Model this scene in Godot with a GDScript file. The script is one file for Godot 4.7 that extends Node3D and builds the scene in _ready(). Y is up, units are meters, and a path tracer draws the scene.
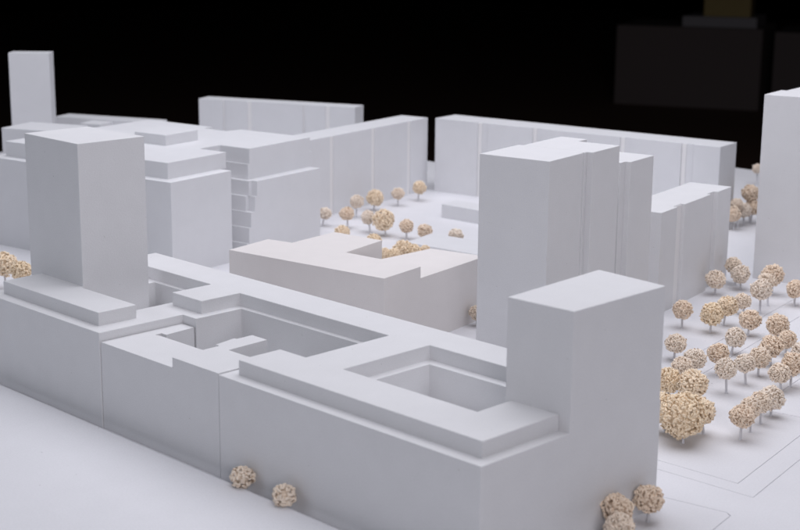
extends Node3D
# An architectural massing model of a town quarter on a white board, photographed close up in a dark room.
# Plan coordinates: (a, b) on one of three street grids; a runs to the right and towards the viewer, b away.

const CH := 0.0005
var az := 0.0          # grid of the thing being built (degrees)
var org := Vector2.ZERO
var taken := {}
var paint: StandardMaterial3D
var paint_cool: StandardMaterial3D
var strip: StandardMaterial3D
var paint_warm: StandardMaterial3D
var board: StandardMaterial3D
var pin: StandardMaterial3D
var rng := RandomNumberGenerator.new()

func numbered(n: String) -> String:
	if not taken.has(n):
		taken[n] = 0
		return n
	taken[n] += 1
	return "%s_%03d" % [n, taken[n]]

func plan(q: Vector2, deg: float) -> Vector2:
	return q.rotated(deg_to_rad(deg))

func at(q: Vector2, deg: float, y := 0.0) -> Vector3:
	var w := plan(q, deg)
	return Vector3(w.x, y, -w.y)

func thing(called: String, label: String, category: String, o: Vector2, deg: float, y := 0.0, group := "") -> Node3D:
	var n := Node3D.new()
	n.name = numbered(called)
	add_child(n)
	n.position = at(o, deg, y)
	n.rotation.y = deg_to_rad(deg)
	n.set_meta("label", label)
	n.set_meta("category", category)
	if group:
		n.set_meta("group", group)
	org = o
	return n

func starts() -> SurfaceTool:
	var st := SurfaceTool.new()
	st.begin(Mesh.PRIMITIVE_TRIANGLES)
	return st

func commit(st: SurfaceTool, called: String, m: Material, parent: Node) -> MeshInstance3D:
	var o := MeshInstance3D.new()
	o.mesh = st.commit()
	o.name = called
	o.material_override = m
	parent.add_child(o, true)
	return o

func tri(st: SurfaceTool, a: Vector3, b: Vector3, c: Vector3, n: Vector3) -> void:
	st.set_normal(n)
	if (c - a).cross(b - a).dot(n) >= 0.0:
		st.add_vertex(a); st.add_vertex(b); st.add_vertex(c)
	else:
		st.add_vertex(a); st.add_vertex(c); st.add_vertex(b)

func quad(st: SurfaceTool, a: Vector3, b: Vector3, c: Vector3, d: Vector3, n: Vector3) -> void:
	tri(st, a, b, c, n)
	tri(st, a, c, d, n)

func area(p: PackedVector2Array) -> float:
	var s := 0.0
	for i in p.size():
		s += p[i].cross(p[(i + 1) % p.size()])
	return s / 2.0

func v3(q: Vector2, y: float) -> Vector3:
	return Vector3(q.x - org.x, y, -(q.y - org.y))

func worn(p: PackedVector2Array, c: float) -> PackedVector2Array:
	# every corner cut by a hair, as sanded card or board has it
	var r := PackedVector2Array()
	for i in p.size():
		var q := p[i]
		var u := (p[(i - 1 + p.size()) % p.size()] - q)
		var w := (p[(i + 1) % p.size()] - q)
		var k := minf(c, minf(u.length(), w.length()) * 0.3)
		r.append(q + u.normalized() * k)
		r.append(q + w.normalized() * k)
	return r

func inset(p: PackedVector2Array, d: float) -> PackedVector2Array:
	# p runs counter-clockwise; d > 0 moves every side inwards
	var r := PackedVector2Array()
	for i in p.size():
		var e1 := (p[i] - p[(i - 1 + p.size()) % p.size()]).normalized()
		var e2 := (p[(i + 1) % p.size()] - p[i]).normalized()
		var n1 := Vector2(-e1.y, e1.x)
		var n2 := Vector2(-e2.y, e2.x)
		r.append(p[i] + (n1 + n2) * (d / maxf(0.3, 1.0 + n1.dot(n2))))
	return r

func cap(st: SurfaceTool, p: PackedVector2Array, y: float, n: Vector3) -> void:
	var ix := Geometry2D.triangulate_polygon(p)
	for i in range(0, ix.size(), 3):
		tri(st, v3(p[ix[i]], y), v3(p[ix[i + 1]], y), v3(p[ix[i + 2]], y), n)

func ring(st: SurfaceTool, p: PackedVector2Array, lo: float, hi: float, ch := CH) -> PackedVector2Array:
	# walls and the worn top edge round one outline; returns the outline of the flat top
	# outer outlines run counter-clockwise, holes clockwise
	var top := inset(p, ch)
	for i in p.size():
		var j := (i + 1) % p.size()
		var e := (p[j] - p[i]).normalized()
		var n := Vector3(e.y, 0, e.x)
		quad(st, v3(p[i], lo), v3(p[j], lo), v3(p[j], hi - ch), v3(p[i], hi - ch), n)
		quad(st, v3(p[i], hi - ch), v3(p[j], hi - ch), v3(top[j], hi), v3(top[i], hi), (n + Vector3.UP).normalized())
	return top

func prism(st: SurfaceTool, pts: Array, lo: float, hi: float, holes := [], sharp := false) -> void:
	var p := PackedVector2Array(pts)
	if area(p) < 0.0:
		p.reverse()
	if not sharp:
		p = worn(p, 0.0005)
	var top := ring(st, p, lo, hi, 0.00002 if sharp else CH)
	if holes.is_empty():
		cap(st, top, hi, Vector3.UP)
		cap(st, p, lo, Vector3.DOWN)
		return
	var caps := [top]
	var unders := [p]
	for h in holes:
		var q := PackedVector2Array(h)
		if area(q) > 0.0:
			q.reverse()
		q = worn(q, 0.0005)
		var edge := ring(st, q, lo, hi)
		edge.reverse()
		q.reverse()
		caps = punched(caps, edge)
		unders = punched(unders, q)
	for c in caps:
		cap(st, c, hi, Vector3.UP)
	for c in unders:
		cap(st, c, lo, Vector3.DOWN)

func punched(list: Array, hole: PackedVector2Array) -> Array:
	# cuts a hole out of polygons after splitting them through the hole's middle
	var mid := 0.0
	for q in hole:
		mid += q.x / hole.size()
	var halves := [PackedVector2Array([Vector2(-99, -99), Vector2(mid, -99), Vector2(mid, 99), Vector2(-99, 99)]), PackedVector2Array([Vector2(mid, -99), Vector2(99, -99), Vector2(99, 99), Vector2(mid, 99)])]
	var out := []
	for p in list:
		for h in halves:
			for piece in Geometry2D.intersect_polygons(p, h):
				for left in Geometry2D.clip_polygons(piece, hole):
					out.append(left)
	return out

func R(a0: float, a1: float, b0: float, b1: float) -> Array:
	return [Vector2(a0, b0), Vector2(a1, b0), Vector2(a1, b1), Vector2(a0, b1)]

func part(t: Node, called: String, m: Material, pts: Array, lo: float, hi: float, holes := [], sharp := false) -> MeshInstance3D:
	var st := starts()
	prism(st, pts, lo, hi, holes, sharp)
	return commit(st, called, m, t)

func V(l: Array) -> Array:
	var r := []
	for i in range(0, l.size(), 2):
		r.append(Vector2(l[i], l[i + 1]))
	return r

# ---------------------------------------------------------------- materials
func grain_image(size: int, spread: float, specks: int, seed_: int) -> ImageTexture:
	var im := Image.create(size, size, false, Image.FORMAT_RGB8)
	var n1 := FastNoiseLite.new()
	n1.seed = seed_
	n1.frequency = 0.35
	n1.fractal_octaves = 2
	var n2 := FastNoiseLite.new()
	n2.seed = seed_ + 7
	n2.frequency = 0.012
	n2.fractal_octaves = 4
	for y in size:
		for x in size:
			var v := 1.0 - spread * (0.5 + 0.5 * n1.get_noise_2d(x, y)) - spread * 0.35 * (0.5 + 0.5 * n2.get_noise_2d(x, y))
			im.set_pixel(x, y, Color(v, v, v))
	rng.seed = seed_
	for i in specks:
		var x := rng.randi_range(2, size - 4)
		var y := rng.randi_range(2, size - 4)
		var v := rng.randf_range(0.55, 0.8)
		im.set_pixel(x, y, Color(v, v * 0.98, v * 0.96))
		if rng.randf() < 0.4:
			im.set_pixel(x + 1, y + rng.randi_range(0, 1), Color(v, v, v))
	return ImageTexture.create_from_image(im)

func bump_image(size: int, freq: float, seed_: int) -> ImageTexture:
	var im := Image.create(size, size, false, Image.FORMAT_RGBA8)
	var n := FastNoiseLite.new()
	n.seed = seed_
	n.frequency = freq
	n.fractal_octaves = 3
	for y in size:
		for x in size:
			var v := 0.5 + 0.5 * n.get_noise_2d(x, y)
			im.set_pixel(x, y, Color(v, v, v))
	im.bump_map_to_normal_map(1.0)
	return ImageTexture.create_from_image(im)

func painted(c: Color, tex: Texture2D, bump: Texture2D, rough: float, tiles: float) -> StandardMaterial3D:
	var m := StandardMaterial3D.new()
	m.albedo_color = c.linear_to_srgb()
	m.albedo_texture = tex
	m.roughness = rough
	m.metallic_specular = 0.3
	m.normal_enabled = true
	m.normal_texture = bump
	m.normal_scale = 0.12
	m.uv1_triplanar = true
	m.uv1_world_triplanar = true
	m.uv1_scale = Vector3.ONE * tiles
	return m

func plain(c: Color, rough := 0.8) -> StandardMaterial3D:
	var m := StandardMaterial3D.new()
	m.albedo_color = c.linear_to_srgb()
	m.roughness = rough
	return m

# ---------------------------------------------------------------- trees
func crown_mesh(seed_: int, n: int, thick: float, core: float, reach := 0.93) -> ArrayMesh:
	# a ball of short curled strands round a smaller ragged core, radius about 1
	rng.seed = seed_
	var st := starts()
	var cn := FastNoiseLite.new()
	cn.seed = seed_
	cn.frequency = 1.6
	var shape := FastNoiseLite.new()
	shape.seed = seed_ + 50
	shape.frequency = 0.75
	# core
	var la := 9
	var lo := 14
	for i in la:
		for j in lo:
			var c := []
			for k in [[0, 0], [0, 1], [1, 1], [1, 0]]:
				var th: float = PI * (i + k[0]) / la
				var ph: float = TAU * (j + k[1]) / lo
				var d := Vector3(sin(th) * cos(ph), cos(th), sin(th) * sin(ph))
				c.append(d * core * (1.0 + 0.12 * cn.get_noise_3dv(d)))
			var nn: Vector3 = (c[0] + c[2]).normalized()
			tri(st, c[0], c[1], c[2], nn)
			tri(st, c[0], c[2], c[3], nn)
	for i in n:
		var y := 1.0 - 2.0 * (i + 0.5) / n
		var ph := i * 2.399963 + rng.randf_range(-0.25, 0.25)
		var d := Vector3(sqrt(1.0 - y * y) * cos(ph), y, sqrt(1.0 - y * y) * sin(ph))
		var big := 1.0 + 0.22 * shape.get_noise_3dv(d * 1.3)
		var side := d.cross(Vector3(rng.randf() - 0.5, rng.randf() - 0.5, rng.randf() - 0.5)).normalized()
		if rng.randf() < 0.45:
			side = (side * 0.75 + d * rng.randf_range(0.4, 1.0)).normalized()
		var lift := d.cross(side).normalized()
		var len_ := thick * rng.randf_range(2.2, 4.2)
		var base := rng.randf_range(0.80, reach) * big
		var arch := rng.randf_range(0.1, 0.6) * len_
		var curl := rng.randf_range(-0.7, 0.7) * len_
		var pts := []
		for k in 5:
			var u := k / 4.0 - 0.5
			pts.append(d * (base + arch * (0.25 - u * u) * 2.0) + side * len_ * u + lift * curl * (0.25 - u * u) * 2.4)
		strand(st, pts, thick * rng.randf_range(0.75, 1.25))
	st.index()
	return st.commit()

func strand(st: SurfaceTool, pts: Array, r: float) -> void:
	var rings := []
	var sides := 5
	for k in pts.size():
		var a: Vector3 = pts[maxi(k - 1, 0)]
		var b: Vector3 = pts[mini(k + 1, pts.size() - 1)]
		var t := (b - a).normalized()
		var u := t.cross(Vector3(0.31, 0.83, 0.46)).normalized()
		var w := t.cross(u)
		var rr: float = r * [0.45, 0.95, 1.0, 0.95, 0.45][k]
		var row := []
		for s in sides:
			var g := TAU * s / sides
			var n := u * cos(g) + w * sin(g)
			row.append([pts[k] + n * rr, n])
		rings.append(row)
	for k in rings.size() - 1:
		for s in sides:
			var p = rings[k][s]
			var q = rings[k][(s + 1) % sides]
			var p2 = rings[k + 1][s]
			var q2 = rings[k + 1][(s + 1) % sides]
			for c in [p, p2, q2, p, q2, q]:
				st.set_normal(c[1])
				st.add_vertex(c[0])

func pin_mesh() -> ArrayMesh:
	# a unit-high pin with a small foot where it is glued into the board
	var st := starts()
	var prof := [[0.0030, 0.0], [0.0026, 0.0006], [0.0017, 0.0014], [0.0016, 1.0]]
	for i in 3:
		for s in 10:
			var g0 := TAU * s / 10.0
			var g1 := TAU * (s + 1) / 10.0
			var c := []
			for k in [[i, g0], [i, g1], [i + 1, g1], [i + 1, g0]]:
				c.append(Vector3(prof[k[0]][0] * cos(k[1]), prof[k[0]][1], prof[k[0]][0] * sin(k[1])))
			quad(st, c[0], c[1], c[2], c[3], Vector3(cos((g0 + g1) / 2), 0.05, sin((g0 + g1) / 2)).normalized())
	return st.commit()

# each row: label, plan a, plan b, crown height, crown radius, sideways lean, kind (0 beige, 1 cream, 2 open-meshed)
var trees := [
	["beige curly model tree standing alone beside the low end of the grooved slabs", -1.2604, 1.8988, 0.0303, 0.0157, -0.0006, 0],
	["round beige model tree right against the far corner of the lowest grooved slab", -1.3430, 2.1182, 0.0283, 0.0171, 0.0001, 0],
	["beige model tree crown leaning left in the fused pair beside the low grooved slab", -1.3581, 2.2066, 0.0363, 0.0150, -0.0059, 0],
	["beige model tree crown lower right in the fused pair beside the low grooved slab", -1.3321, 2.1814, 0.0287, 0.0165, -0.0011, 0],
	["round beige model tree on a long pin, foremost of the clump by the right-hand tower", -1.2249, 2.0698, 0.0399, 0.0172, -0.0009, 0],
	["beige model tree in the middle of the clump before the tall right-hand tower", -1.2401, 2.1194, 0.0430, 0.0150, -0.0045, 0],
	["beige model tree rearmost of the clump touching the tall right-hand tower's base", -1.2754, 2.1904, 0.0354, 0.0189, -0.0006, 0],
	["beige model tree at the picture's right edge below the tall right-hand tower", -1.2110, 2.1543, 0.0286, 0.0159, 0.0007, 0],
	["wide yellowish model tree leftmost of three joined crowns on the plaza", -1.2144, 1.9087, 0.0300, 0.0179, 0.0008, 1],
	["yellowish model tree middle of three joined crowns on the plaza", -1.2230, 1.9591, 0.0322, 0.0174, 0.0041, 1],
	["small beige model tree rightmost of three joined crowns on the plaza", -1.2396, 2.0449, 0.0220, 0.0139, -0.0030, 0],
	["round beige model tree standing free just below the three joined crowns", -1.1645, 1.9368, 0.0257, 0.0170, 0.0021, 0],
	["ragged flat-topped beige model tree between two engraved lines at right", -1.1007, 1.9209, 0.0329, 0.0173, -0.0037, 0],
	["brownish ragged model tree half beside the edge of the nearest square tower", -1.1682, 1.7436, 0.0252, 0.0153, 0.0016, 0],
	["round beige model tree standing on the engraved line in mid plaza", -1.1269, 1.8317, 0.0262, 0.0155, 0.0043, 0],
	["beige model tree upper left of the pair left of mid plaza", -1.0827, 1.7277, 0.0324, 0.0155, -0.0010, 0],
	["beige model tree with a long bare pin in mid plaza", -1.0291, 1.6658, 0.0348, 0.0149, -0.0026, 0],
	["round beige model tree at the lower left end of the diagonal row of four", -1.0329, 1.7198, 0.0295, 0.0145, -0.0027, 0],
	["beige model tree second from the lower left in the diagonal row of four", -1.0410, 1.7649, 0.0271, 0.0155, 0.0011, 0],
	["largest beige model tree, third in the diagonal row of four", -1.0562, 1.8228, 0.0292, 0.0173, 0.0004, 0],
	["small beige model tree at the upper right end of the diagonal row of four", -1.0687, 1.8858, 0.0246, 0.0140, 0.0013, 0],
	["pale beige model tree left of the pair at the right edge below the diagonal row", -0.9823, 1.7278, 0.0257, 0.0150, -0.0031, 0],
	["beige model tree right of the pair at the right edge below the diagonal row", -0.9827, 1.7531, 0.0331, 0.0165, 0.0013, 0],
	["beige model tree cut by the picture's right edge", -1.0068, 1.8284, 0.0297, 0.0156, -0.0021, 0],
	["pale finely curled model tree behind the yellow clump, the right one of two", -1.0877, 1.6754, 0.0334, 0.0159, -0.0004, 0],
	["beige model tree behind the yellow clump, the left one of two", -1.0846, 1.6394, 0.0315, 0.0144, -0.0003, 0],
	["yellow model tree crown at the back left of the yellow clump", -1.0617, 1.5758, 0.0307, 0.0173, -0.0002, 1],
	["yellow model tree crown at the back right of the yellow clump", -1.0253, 1.5781, 0.0331, 0.0197, -0.0005, 1],
	["yellow model tree partly hidden by the nearest square tower", -0.9953, 1.4742, 0.0316, 0.0200, -0.0041, 1],
	["yellow model tree on the right flank of the biggest yellow tree", -0.9576, 1.5031, 0.0302, 0.0187, -0.0049, 1],
	["biggest yellow ball-shaped model tree, foremost of the yellow clump", -0.9563, 1.4573, 0.0362, 0.0293, -0.0024, 1],
	["round beige model tree nearest in the row of four above the engraved corner", -0.9144, 1.5188, 0.0307, 0.0154, 0.0006, 0],
	["beige model tree second nearest in the row of four above the engraved corner", -0.9210, 1.5521, 0.0330, 0.0138, -0.0013, 0],
	["beige model tree third in the row of four above the engraved corner", -0.9294, 1.5892, 0.0289, 0.0146, -0.0011, 0],
	["beige model tree farthest in the row of four above the engraved corner", -0.9359, 1.6254, 0.0245, 0.0168, -0.0003, 0],
	["beige open-meshed model tree at the corner foot of the nearest square tower", -0.8425, 1.2252, 0.0262, 0.0159, -0.0006, 0],
	["beige model tree before the nearest tower's foot, upper of the overlapping pair", -0.8476, 1.1770, 0.0270, 0.0167, -0.0011, 0],
	["beige model tree cut by the picture's lower edge", -0.8211, 1.1466, 0.0251, 0.0152, -0.0011, 0],
	["small model tree touching the corner of the stepped block at the park's left end", -2.2354, 2.0168, 0.0276, 0.0135, 0.0053, 0],
	["small model tree second from left in the park, on a visible pin", -2.1849, 2.0413, 0.0304, 0.0155, -0.0013, 0],
	["pale small model tree near the long grooved slab, left of the larger round one", -2.2531, 2.1297, 0.0350, 0.0150, 0.0021, 0],
	["round cream model tree against the middle of the long grooved slab", -2.2807, 2.2090, 0.0299, 0.0187, 0.0029, 1],
	["small model tree in front of the long slab's right groove", -2.2857, 2.2898, 0.0282, 0.0145, -0.0002, 0],
	["yellowish small model tree before the far end of the long grooved slab", -2.2977, 2.3663, 0.0315, 0.0159, 0.0028, 1],
	["small model tree overlapped by the biggest cream park tree", -2.1214, 2.0447, 0.0321, 0.0143, -0.0042, 0],
	["biggest cream model tree in the middle of the park", -2.0745, 2.0434, 0.0330, 0.0222, -0.0047, 1],
	["small round model tree right of the biggest cream park tree", -2.0255, 2.0538, 0.0266, 0.0150, -0.0003, 0],
	["small model tree with hidden pin at the left end of the white ramp", -1.9950, 2.0756, 0.0180, 0.0150, 0.0000, 0],
	["model tree whose lower half is hidden behind the white ramp", -1.9233, 2.0895, 0.0180, 0.0148, 0.0000, 0],
	["cream model tree showing only its top above the warm grey roof", -2.0516, 1.9019, 0.0300, 0.0155, 0.0000, 1],
	["sliver of a pale model tree top above the warm grey roof", -1.9566, 1.8965, 0.0300, 0.0152, 0.0000, 1],
	["cream model tree leftmost in the clump behind the warm grey building's courtyard", -1.8625, 1.8333, 0.0300, 0.0118, 0.0000, 1],
	["cream model tree low in the clump behind the warm grey building's courtyard", -1.8455, 1.8396, 0.0300, 0.0127, 0.0000, 1],
	["largest cream model tree in the clump behind the warm grey building's courtyard", -1.8668, 1.8842, 0.0300, 0.0185, 0.0000, 1],
	["cream model tree right of the largest in the clump behind the warm grey building", -1.8441, 1.8900, 0.0300, 0.0129, 0.0000, 1],
	["small cream model tree rightmost in the clump behind the warm grey building", -1.8332, 1.9080, 0.0300, 0.0101, 0.0000, 1],
	["pale model tree squeezed between the warm grey building and the tall grooved slab", -1.4904, 1.6717, 0.0220, 0.0126, -0.0005, 0],
	["cream model tree at the picture's left edge beside the left tower", -2.2026, 1.2553, 0.0450, 0.0222, 0.0000, 1],
	["cream model tree next to the left tower, right one of two", -2.1377, 1.2492, 0.0450, 0.0176, 0.0000, 1],
	["tallest far model tree in the gap between low slab and right-hand tower", -1.6421, 2.7077, 0.0650, 0.0181, -0.0019, 0],
	["far model tree upper left in the gap clump beside the low slab", -1.6356, 2.6526, 0.0471, 0.0147, -0.0050, 0],
	["far model tree lower left in the gap clump beside the low slab", -1.6242, 2.6193, 0.0340, 0.0166, -0.0041, 0],
	["far model tree in the middle of the gap clump beside the low slab", -1.6334, 2.6703, 0.0344, 0.0158, -0.0000, 0],
	["far model tree right in the gap clump, touching the right-hand tower's outline", -1.6370, 2.7054, 0.0358, 0.0170, 0.0020, 0],
	["farthest model tree, a beige speck at the board's far edge beside the right-hand tower", -1.8849, 3.1313, 0.0408, 0.0122, -0.0014, 0],
	["open-meshed model tree at the foot of the street front, left of two, beside the joint", -1.1992, 0.9615, 0.0210, 0.0132, 0.0000, 2],
	["open-meshed model tree at the foot of the street front, right of two", -1.1259, 0.9591, 0.0210, 0.0128, 0.0000, 2],
]

# ---------------------------------------------------------------- scene
func _ready() -> void:
	# camera
	var a := 0.78276
	var p := 0.22944
	var r := 0.008789
	var fwd0 := Vector3(-sin(a), 0, -cos(a))
	var right0 := Vector3(cos(a), 0, -sin(a))
	var fwd := fwd0 * cos(p) + Vector3.DOWN * sin(p)
	var up0 := fwd0 * sin(p) + Vector3.UP * cos(p)
	var cam := Camera3D.new()
	cam.name = "camera"
	add_child(cam)
	cam.transform = Transform3D(Basis(right0 * cos(r) + up0 * sin(r), up0 * cos(r) - right0 * sin(r), -fwd), Vector3(0, 0.62, 0))
	var lens := CameraAttributesPhysical.new()
	lens.frustum_focal_length = 66.56
	lens.frustum_focus_distance = 2.02
	lens.frustum_near = 0.02
	lens.frustum_far = 60.0
	lens.exposure_aperture = 8.5
	cam.attributes = lens
	cam.fov = 20.44
	cam.near = 0.02
	cam.far = 60.0
	cam.current = true
	# dark room: no sky, black surroundings
	var env := Environment.new()
	env.background_mode = Environment.BG_COLOR
	env.background_color = Color(0, 0, 0)
	env.tonemap_mode = Environment.TONE_MAPPER_LINEAR
	env.tonemap_exposure = 1.02
	env.sdfgi_enabled = true
	env.ssao_enabled = true
	env.ssil_enabled = true
	var we := WorldEnvironment.new()
	we.name = "environment"
	we.environment = env
	add_child(we)
	# lamps of the exhibition room: a soft panel over the model, softer ones in front, front right and left
	lamp("ceiling_panel", Vector3(-1.7, 2.0, -1.95), Vector3(-1.7, 0, -1.95), Vector2(3.2, 2.4), 6.25, Color(0.97, 0.968, 1.0))
	lamp("front_panel", Vector3(-2.1, 1.0, 0.9), Vector3(-1.5, 0, -1.1), Vector2(1.6, 1.0), 0.65, Color(0.91, 0.945, 1.0))
	lamp("front_right_panel", Vector3(1.5, 1.4, 0.75), Vector3(-1.4, 0.05, -1.8), Vector2(1.6, 1.2), 3.2, Color(0.985, 0.972, 1.0))
	lamp("left_panel", Vector3(-4.8, 1.4, -1.0), Vector3(-1.5, 0, -1.6), Vector2(2.0, 1.2), 0.35, Color(0.86, 0.93, 1.0))

	# materials
	var g1 := grain_image(768, 0.05, 26, 3)
	var b1 := bump_image(512, 0.25, 5)
	paint = painted(Color(0.80, 0.80, 0.815), g1, b1, 0.62, 2.2)
	paint_cool = painted(Color(0.80, 0.803, 0.825), g1, b1, 0.6, 2.2)
	paint_warm = painted(Color(0.82, 0.785, 0.77), g1, b1, 0.75, 2.6)
	board = painted(Color(0.81, 0.81, 0.84), grain_image(768, 0.045, 18, 11), b1, 0.55, 1.3)
	strip = plain(Color(0.83, 0.82, 0.82), 0.7)
	pin = plain(Color(0.62, 0.62, 0.66), 0.45)
	pin.metallic = 0.2

	ground()
	surroundings()
	courtyard_block()
	infill_block()
	warm_building()
	stepped_building()
	slabs()
	far_buildings()
	plant()

func lamp(called: String, pos: Vector3, target: Vector3, size: Vector2, energy: float, c: Color) -> void:
	var l := AreaLight3D.new()
	l.name = called
	add_child(l)
	l.look_at_from_position(pos, target, Vector3(0, 0.1, -1).normalized())
	l.area_size = size
	l.area_range = 30.0
	l.light_energy = energy
	l.light_color = c
	l.shadow_enabled = true

func structure(o: Node) -> void:
	o.set_meta("kind", "structure")

func plate_world(st: SurfaceTool, pts: PackedVector2Array, edge: PackedVector2Array, lo: float, hi: float) -> void:
	for piece in Geometry2D.intersect_polygons(pts, edge):
		if area(piece) < 0.0:
			piece.reverse()
		cap(st, piece, hi, Vector3.UP)
		for i in piece.size():
			var j: int = (i + 1) % piece.size()
			var e: Vector2 = (piece[j] - piece[i]).normalized()
			quad(st, v3(piece[i], lo), v3(piece[j], lo), v3(piece[j], hi), v3(piece[i], hi), Vector3(e.y, 0, e.x))

func ground() -> void:
	org = Vector2.ZERO
	var outline := V([-3.57, 0.0, 0.6, 0.0, 0.6, 3.32, -2.45, 3.32, -2.45, 2.80, -3.57, 2.80])
	var edge := PackedVector2Array(outline)
	var st := starts()
	prism(st, outline, -0.04, -0.0012)
	var core := commit(st, "ground", board, self)
	structure(core)
	# the board's top sheet is cut along the kerb lines: narrow open joints, engraved in the photograph
	var g := 0.0005
	var far := 4.5
	var sheets := [
		V([-6, 1.4262 + g, -0.5585, 1.4262 + g, -0.552 + g, 1.4196 + g, -0.552 + g, -2, 3, -2, 3, far, -0.552 + g, far, -0.552 + g, 1.484 - g, -0.6731, 1.5008 - g, -6, 1.51]),
		V([-6, -2, -0.552 - g, -2, -0.552 - g, 1.419, -0.5585, 1.4262 - g, -6, 1.4262 - g]),
		V([-6, 1.51 + 2 * g, -0.6731, 1.5008 + g, -0.552 - g, 1.484 + g, -0.552 - g, far, -0.582 + g, far, -0.582 + g, 1.5138 - g, -0.686, 1.5282 - g, -6, 1.55]),
		V([-0.786 + g, 1.535 + g, -0.686, 1.5282 + g, -0.582 - g, 1.5138 + g, -0.582 - g, 1.781 - g, -0.666 - g, 1.781 - g, -0.666 - g, far, -0.786 + g, far]),
		V([-0.666 + g, 1.781 + g, -0.582 - g, 1.781 + g, -0.582 - g, far, -0.666 + g, far]),
		V([-0.834 + g, 1.536 + g, -0.786 - g, 1.535 + g, -0.786 - g, far, -0.834 + g, far]),
		V([-6, 1.55 + 2 * g, -0.834 - g, 1.536 + g, -0.834 - g, far, -6, far])]
	for s in sheets:
		var q := PackedVector2Array()
		for v in s:
			q.append(plan(v, 10.0))
		st = starts()
		plate_world(st, q, edge, -0.0014, 0.0)
		commit(st, "sheet", board, core)
	# raised board along the near side of the street, its edge hides the foot of the street front
	st = starts()
	prism(st, R(-3.57, -0.78, 0.02, 0.9551), 0.0005, 0.012)
	structure(commit(st, "raised_ground", board, self))

func surroundings() -> void:
	var dark := plain(Color(0.16, 0.09, 0.065), 0.85)
	var st := starts()
	org = Vector2.ZERO
	prism(st, R(-22, 8, -4, 22), -1.0, -0.9)
	structure(commit(st, "floor", dark, self))
	var grey := plain(Color(0.19, 0.155, 0.15), 0.9)
	var t2 := thing("display_plinth", "dim wide plinth far behind in the dark room, model on top", "plinth", Vector2(-7.1, 10.6), 24.0, -0.9)
	t2.position = Vector3(-7.678, -0.9, -10.334)
	org = Vector2.ZERO
	part(t2, "body", grey, R(0.0, 1.227, 0.0, 0.9), 0.0005, 0.675)
	var t3 := thing("display_plinth", "second dim plinth far behind at the right edge", "plinth", Vector2.ZERO, 24.0, -0.9)
	t3.position = Vector3(-6.60, -0.9, -11.1)
	org = Vector2.ZERO
	part(t3, "body", grey, R(0.0, 1.2, 0.0, 0.9), 0.0005, 0.64)
	var t4 := thing("display_model", "blurred yellowish model on a flat base, on the far plinth", "model", Vector2.ZERO, 24.0, -0.2245)
	t4.position += Vector3(-7.678, 0, -10.334)
	org = Vector2.ZERO
	part(t4, "base", plain(Color(0.40, 0.38, 0.40)), R(0.54, 1.16, 0.1, 0.7), 0.0, 0.085)
	part(t4, "body", plain(Color(0.50, 0.38, 0.16)), V([0.70, 0.2, 1.09, 0.2, 1.09, 0.45, 0.98, 0.45, 0.98, 0.6, 0.70, 0.6]), 0.0845, 0.33)
	# the table that carries the model
	var t := thing("display_table", "dark table under the white model board", "table", Vector2(-1.5, 1.66), 0.0, -0.9)
	part(t, "table_top", plain(Color(0.03, 0.03, 0.03)), V([-3.4, 0.15, 0.4, 0.15, 0.4, 3.2, -2.3, 3.2, -2.3, 2.65, -3.4, 2.65]), 0.81, 0.8595)
	for x in [-3.3, 0.3]:
		for y in [0.25, 2.55]:
			part(t, "leg", plain(Color(0.03, 0.03, 0.03)), R(x - 0.04, x + 0.04, y - 0.04, y + 0.04), 0.0005, 0.81)

func courtyard_block() -> void:
	var t := thing("model_courtyard_block", "large white courtyard block with two square towers along the street in front", "model building", Vector2(-1.3, 1.12), 0.0)
	var z1 := 0.1235
	var z2 := 0.1410
	# lower storeys: left wing, back bar, cross bar, right wing
	part(t, "lower_storeys", paint, V([-1.768, 0.975, -1.4922, 0.975, -1.4922, 1.1025, -1.464, 1.1025, -1.464, 1.1765, -1.205, 1.1765, -1.205, 1.044, -1.2556, 1.044, -1.2556, 0.975, -0.860, 0.975, -0.860, 1.263, -1.768, 1.263]), 0.0, z1,
		[R(-1.660, -1.5515, 1.0565, 1.1795), R(-1.1215, -0.9465, 1.066, 1.1765)])
	part(t, "roof_storey", paint, V([-1.240, 0.9915, -0.8735, 0.9915, -0.8735, 1.106, -0.945, 1.106, -0.945, 1.246, -1.7485, 1.246, -1.7485, 1.1865, -1.5395, 1.1865, -1.5395, 1.1215, -1.4765, 1.1215, -1.4765, 1.1845, -1.1955, 1.1845, -1.1955, 1.0525, -1.240, 1.0525]), z1 - 0.0006, z2,
		[R(-1.134, -0.9352, 1.0525, 1.190)])
	part(t, "roof_storey", paint, V([-1.7465, 0.9925, -1.5185, 0.9925, -1.5185, 1.0495, -1.6445, 1.0495, -1.6445, 1.0545, -1.7505, 1.0545]), z1 - 0.0006, z2)
	for c in [[-1.6445, -1.552, 1.057, 1.179, 0.08], [-1.4635, -1.2055, 1.1055, 1.176, 0.047], [-1.121, -0.947, 1.0665, 1.176, 0.083]]:
		part(t, "courtyard_floor", paint, R(c[0], c[1], c[2], c[3]), 0.0005, c[4])
	var tl := part(t, "tower", paint, V([-1.779, 1.0552, -1.6455, 1.0532, -1.6465, 1.160, -1.780, 1.1575]), 0.0005, 0.3333)
	tl.set_meta("label", "slim square tower at the left end of the block")
	var tr := part(t, "tower", paint, V([-0.9425, 1.1035, -0.8601, 1.1075, -0.8595, 1.2607, -0.9535, 1.2685]), z1 - 0.0009, 0.2497)
	tr.set_meta("label", "broad square tower nearest the camera")

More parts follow.
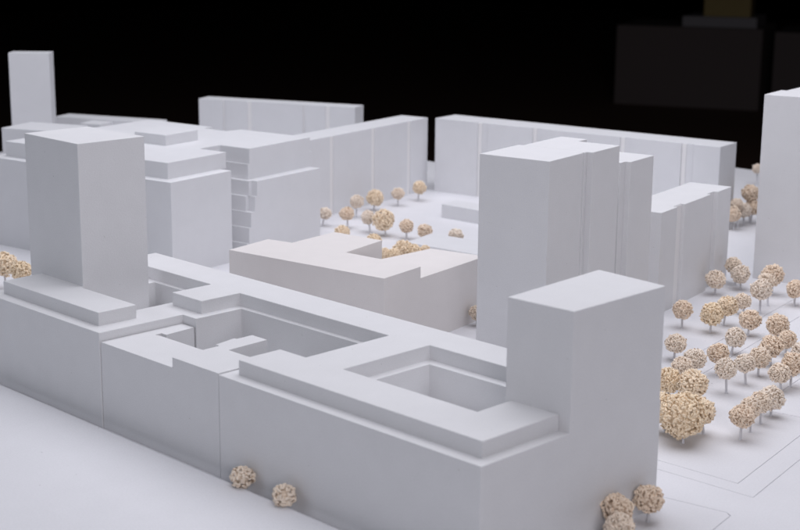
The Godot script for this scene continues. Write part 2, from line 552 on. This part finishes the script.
func infill_block() -> void:
	var t := thing("model_infill_block", "white infill block with notched roof between dark joints of the street front", "model building", Vector2(-1.37, 1.02), 0.0)
	part(t, "low_wing", paint, V([-1.4908, 0.9764, -1.3437, 0.9764, -1.3437, 1.046, -1.462, 1.046, -1.472, 1.0445, -1.472, 1.054, -1.462, 1.054, -1.466, 1.1008, -1.4908, 1.1008]), 0.0, 0.1119, [], true)
	part(t, "high_wing", paint, V([-1.3437, 0.9764, -1.2577, 0.9764, -1.2577, 1.0425, -1.3225, 1.0425, -1.325, 1.104, -1.3535, 1.104, -1.353, 1.080, -1.3575, 1.079, -1.351, 1.0462, -1.3437, 1.0462]), 0.0, 0.1243, [], true)

func warm_building() -> void:
	var t := thing("model_courtyard_house", "low warm grey building with stepped roof in the middle of the model", "model building", Vector2(-1.35, 1.78), 10.0)
	part(t, "high_wing", paint_warm, V([-1.497, 1.683, -1.1937, 1.6745, -1.1937, 1.7685, -1.341, 1.7785, -1.3475, 1.884, -1.449, 1.890, -1.452, 1.783, -1.500, 1.781]), 0.0, 0.1195, [], true)
	part(t, "low_wing", paint_warm, V([-1.325, 1.7781, -1.1937, 1.7685, -1.1937, 1.953, -1.2946, 1.948]), 0.0, 0.1019, [], true)

func stepped_building() -> void:
	var t := thing("model_stepped_block", "big white block with penthouse and a stepped notch behind the left tower", "model building", Vector2(-2.0, 2.05), 10.0)
	part(t, "lower_storeys", paint_cool, V([-2.262, 1.851, -1.7795, 1.851, -1.7815, 2.0125, -1.877, 2.0125, -1.877, 2.2755, -2.262, 2.2755]), 0.0, 0.172)
	part(t, "right_wing", paint_cool, V([-1.8765, 2.0831, -1.780, 2.0831, -1.780, 2.2758, -1.8765, 2.2758]), 0.0, 0.1425, [], true)
	# the notch: each storey steps forward a little more than the one above
	var rows := [[0.1425, 0.114, 2.0831, -1.793, 2.0745], [0.114, 0.085, 2.0767, -1.796, 2.0685], [0.085, 0.056, 2.0650, 0, 0], [0.056, 0.027, 2.0590, 0, 0], [0.027, 0.0, 2.0530, 0, 0]]
	for k in rows:
		var pts := V([-1.8765, k[2], -1.780, k[2], -1.780, 2.0831, -1.8765, 2.0831])
		if k[3] != 0:
			pts = V([-1.8765, k[4], k[3], k[4], k[3], k[2], -1.780, k[2], -1.780, 2.0831, -1.8765, 2.0831])
		if k[2] > 2.083:
			pts = V([-1.8765, k[4], k[3], k[4], k[3], 2.0831, -1.8765, 2.0831])
		part(t, "storey", paint_cool, pts, k[1], k[0], [], true)
	part(t, "upper_storey", paint_cool, V([-1.8765, 2.0847, -1.803, 2.0847, -1.807, 2.2855, -1.8765, 2.2855]), 0.1425, 0.1720, [], true)
	part(t, "roof_storey", paint_cool, V([-2.235, 1.873, -1.8064, 1.8725, -1.809, 2.030, -1.877, 2.031, -1.877, 2.0895, -1.803, 2.0892, -1.8068, 2.278, -1.987, 2.277, -1.995, 2.24, -2.062, 2.245, -2.058, 2.268, -2.243, 2.272]), 0.1716, 0.2015)
	part(t, "penthouse", paint_cool, V([-2.032, 2.018, -1.9498, 2.018, -1.9524, 2.1105, -2.045, 2.1105]), 0.2012, 0.2218)

# a slab with pale recessed strips in its long face, which runs from p to q with the face on its right-hand side
func striped(t: Node, m: Material, p: Vector2, q: Vector2, thick: float, cuts: Array, deep: float, hi: float) -> void:
	var e := (q - p).normalized()
	var n := Vector2(-e.y, e.x)      # into the slab
	var pts := [p]
	for c in cuts:
		pts.append_array([p + e * c[0], p + e * c[0] + n * deep, p + e * c[1] + n * deep, p + e * c[1]])
	pts.append_array([q, q + n * thick, p + n * thick])
	part(t, "body", m, pts, 0.0, hi)
	for c in cuts:
		var w: float = c[1] - 0.0004 if c.size() < 3 else c[0] + c[2]
		var a: Vector2 = p + e * (c[0] + 0.0004) + n * (deep - 0.0016)
		var b: Vector2 = p + e * w + n * (deep - 0.0016)
		part(t, "stair_strip", strip, [a, b, b + n * 0.0013, a + n * 0.0013], 0.0, hi - 0.0012)

func slabs() -> void:
	var t := thing("model_slab", "tall white grooved slab standing in the middle right, behind the nearest tower", "model building", Vector2(-1.03, 1.87), 10.0)
	part(t, "front_section", paint, V([-1.0875, 1.757, -0.974, 1.7567, -0.974, 1.853, -0.977, 1.853, -0.977, 1.858, -0.974, 1.858, -0.974, 1.8661, -1.0875, 1.8661]), 0.0, 0.3012)
	part(t, "rear_section", paint, V([-1.080, 1.8664, -0.965, 1.8664, -0.9648, 1.951, -1.034, 1.951, -1.034, 1.9785, -1.080, 1.9805]), 0.0, 0.3012)
	t = thing("model_slab", "slightly lower white slab directly behind the tall grooved slab", "model building", Vector2(-1.02, 2.04), 10.0)
	part(t, "front_section", paint, R(-1.075, -0.9785, 1.9835, 2.0), 0.0, 0.27)
	part(t, "rear_section", paint, R(-1.070, -0.970, 2.0003, 2.081), 0.0, 0.27)
	t = thing("model_slab", "lowest white slab with two grooves, at the right end of the middle row", "model building", Vector2(-1.02, 2.28), 10.0)
	striped(t, paint, Vector2(-0.9765, 2.134), Vector2(-0.982, 2.432), 0.078, [[0.0626, 0.0942], [0.2038, 0.2366, 0.012]], 0.0075, 0.17)
	t = thing("model_tower", "tall white tower block cut by the right edge of the photograph", "model building", Vector2(-0.87, 2.58), 10.0)
	part(t, "body", paint, V([-0.950, 2.4775, -0.78, 2.4775, -0.78, 2.72, -0.942, 2.72, -0.942, 2.563, -0.952, 2.563]), 0.0, 0.331)
	t = thing("model_slab", "long white slab with light grooves running away behind the park's left side", "model building", Vector2(-1.946, 2.55), 10.0)
	striped(t, paint_cool, Vector2(-1.9045, 2.30), Vector2(-1.9172, 2.863), 0.074, [[0.175, 0.188], [0.331, 0.344], [0.477, 0.490]], 0.0032, 0.172)
	t = thing("model_slab", "long white grooved slab closing the park at the back, against the dark", "model building", Vector2(-1.54, 2.9), 10.0)
	striped(t, paint_cool, Vector2(-1.8945, 2.8605), Vector2(-1.179, 2.8475), 0.083, [[0.118, 0.146, 0.010], [0.264, 0.288, 0.010], [0.484, 0.512, 0.010], [0.628, 0.656, 0.010]], 0.0045, 0.173)
	t = thing("model_low_slab", "small low white slab lying on the park before the back slab", "model building", Vector2(-1.56, 2.61), 10.0)
	part(t, "body", paint_cool, V([-1.704, 2.602, -1.42, 2.570, -1.42, 2.63, -1.704, 2.662]), 0.0, 0.0294)
	t = thing("model_low_slab", "thin flat white slab on the park just behind the warm grey building", "model building", Vector2(-1.47, 2.31), 10.0)
	part(t, "body", paint_cool, V([-1.568, 2.2735, -1.36, 2.262, -1.36, 2.366, -1.577, 2.3725]), 0.0, 0.02)

func far_buildings() -> void:
	var t := thing("model_slab", "far pale slab with end face seen above the stepped block's roof", "model building", Vector2(-1.62, 3.38), 24.0)
	striped(t, paint_cool, Vector2(-1.8364, 3.352), Vector2(-1.398, 3.3485), 0.054, [[0.070, 0.078, 0.003], [0.140, 0.152], [0.296, 0.304, 0.003], [0.358, 0.370]], 0.0032, 0.172)
	t = thing("model_tower", "slim far tower standing alone against the black at upper left", "model building", Vector2(-3.16, 1.953), 0.0)
	t.rotation.y = deg_to_rad(46.0)
	org = Vector2.ZERO
	part(t, "body", paint_cool, R(-0.099, 0.0, 0.0, 0.05), 0.0, 0.3)
	t = thing("model_low_slab", "far low white block beside the slim tower's foot, at the left edge", "model building", Vector2(-1.9, 2.76), 24.0)
	part(t, "body", paint_cool, R(-1.9705, -1.82, 2.697, 2.807), 0.0, 0.17)
	t = thing("model_low_slab", "far long low bar right of the slim tower, against the black", "model building", Vector2(-2.07, 3.27), 24.0)
	part(t, "body", paint_cool, R(-2.194, -1.90, 3.234, 3.298), 0.0, 0.12)
	t = thing("model_low_slab", "small far blurred block between the slim tower and the stepped block's roof", "model building", Vector2(-1.92, 2.99), 24.0)
	part(t, "body", paint_cool, R(-1.9405, -1.885, 2.961, 3.014), 0.0, 0.15)

func plant() -> void:
	var crowns := []
	for i in 6:
		crowns.append(crown_mesh(100 + i * 13, 360, 0.080, 0.68))
	var creams := []
	for i in 4:
		creams.append(crown_mesh(300 + i * 17, 380, 0.080, 0.68))
	var huge := crown_mesh(777, 1050, 0.050, 0.77)
	var open := [crown_mesh(901, 95, 0.14, 0.60, 0.9), crown_mesh(902, 110, 0.13, 0.62, 0.9)]
	var stem := pin_mesh()
	var tones := [Color(0.95, 0.82, 0.68), Color(0.95, 0.84, 0.72), Color(0.93, 0.77, 0.61)]
	var cream := [Color(0.98, 0.81, 0.59), Color(0.98, 0.82, 0.62)]
	var mats := []
	for c in tones + cream:
		var m := plain(c, 0.85)
		m.backlight_enabled = true
		m.backlight = Color(0.34, 0.23, 0.13)
		mats.append(m)
	rng.seed = 42
	var n := 0
	for row in trees:
		var q := Vector2(row[1], row[2])
		var t := thing("model_tree", row[0], "model tree", q, 0.0, 0.0, "model trees of curled cream strands on pins")
		var h: float = row[3]
		var rad: float = row[4]
		var c := MeshInstance3D.new()
		c.name = "crown"
		var kind: int = row[6]
		c.mesh = open[n % 2] if kind == 2 else huge if rad > 0.026 else creams[n % 4] if kind == 1 else crowns[n % 6]
		c.material_override = mats[0 if kind == 2 else 3 + n % 2 if kind == 1 else rng.randi() % 3]
		t.add_child(c, true)
		var lean: float = row[5]
		c.position = Vector3(lean * 0.709, h, -lean * 0.705)
		c.basis = Basis.from_euler(Vector3(rng.randf() * 0.6, rng.randf() * TAU, rng.randf() * 0.6)).scaled(Vector3(rad, rad * rng.randf_range(0.9, 1.0), rad))
		var s := MeshInstance3D.new()
		s.name = "trunk"
		s.mesh = stem
		s.material_override = pin
		t.add_child(s, true)
		var top := Vector3(lean * 0.6, h, -lean * 0.6)
		s.basis = Basis(Vector3.RIGHT, top, Vector3.BACK)
		n += 1
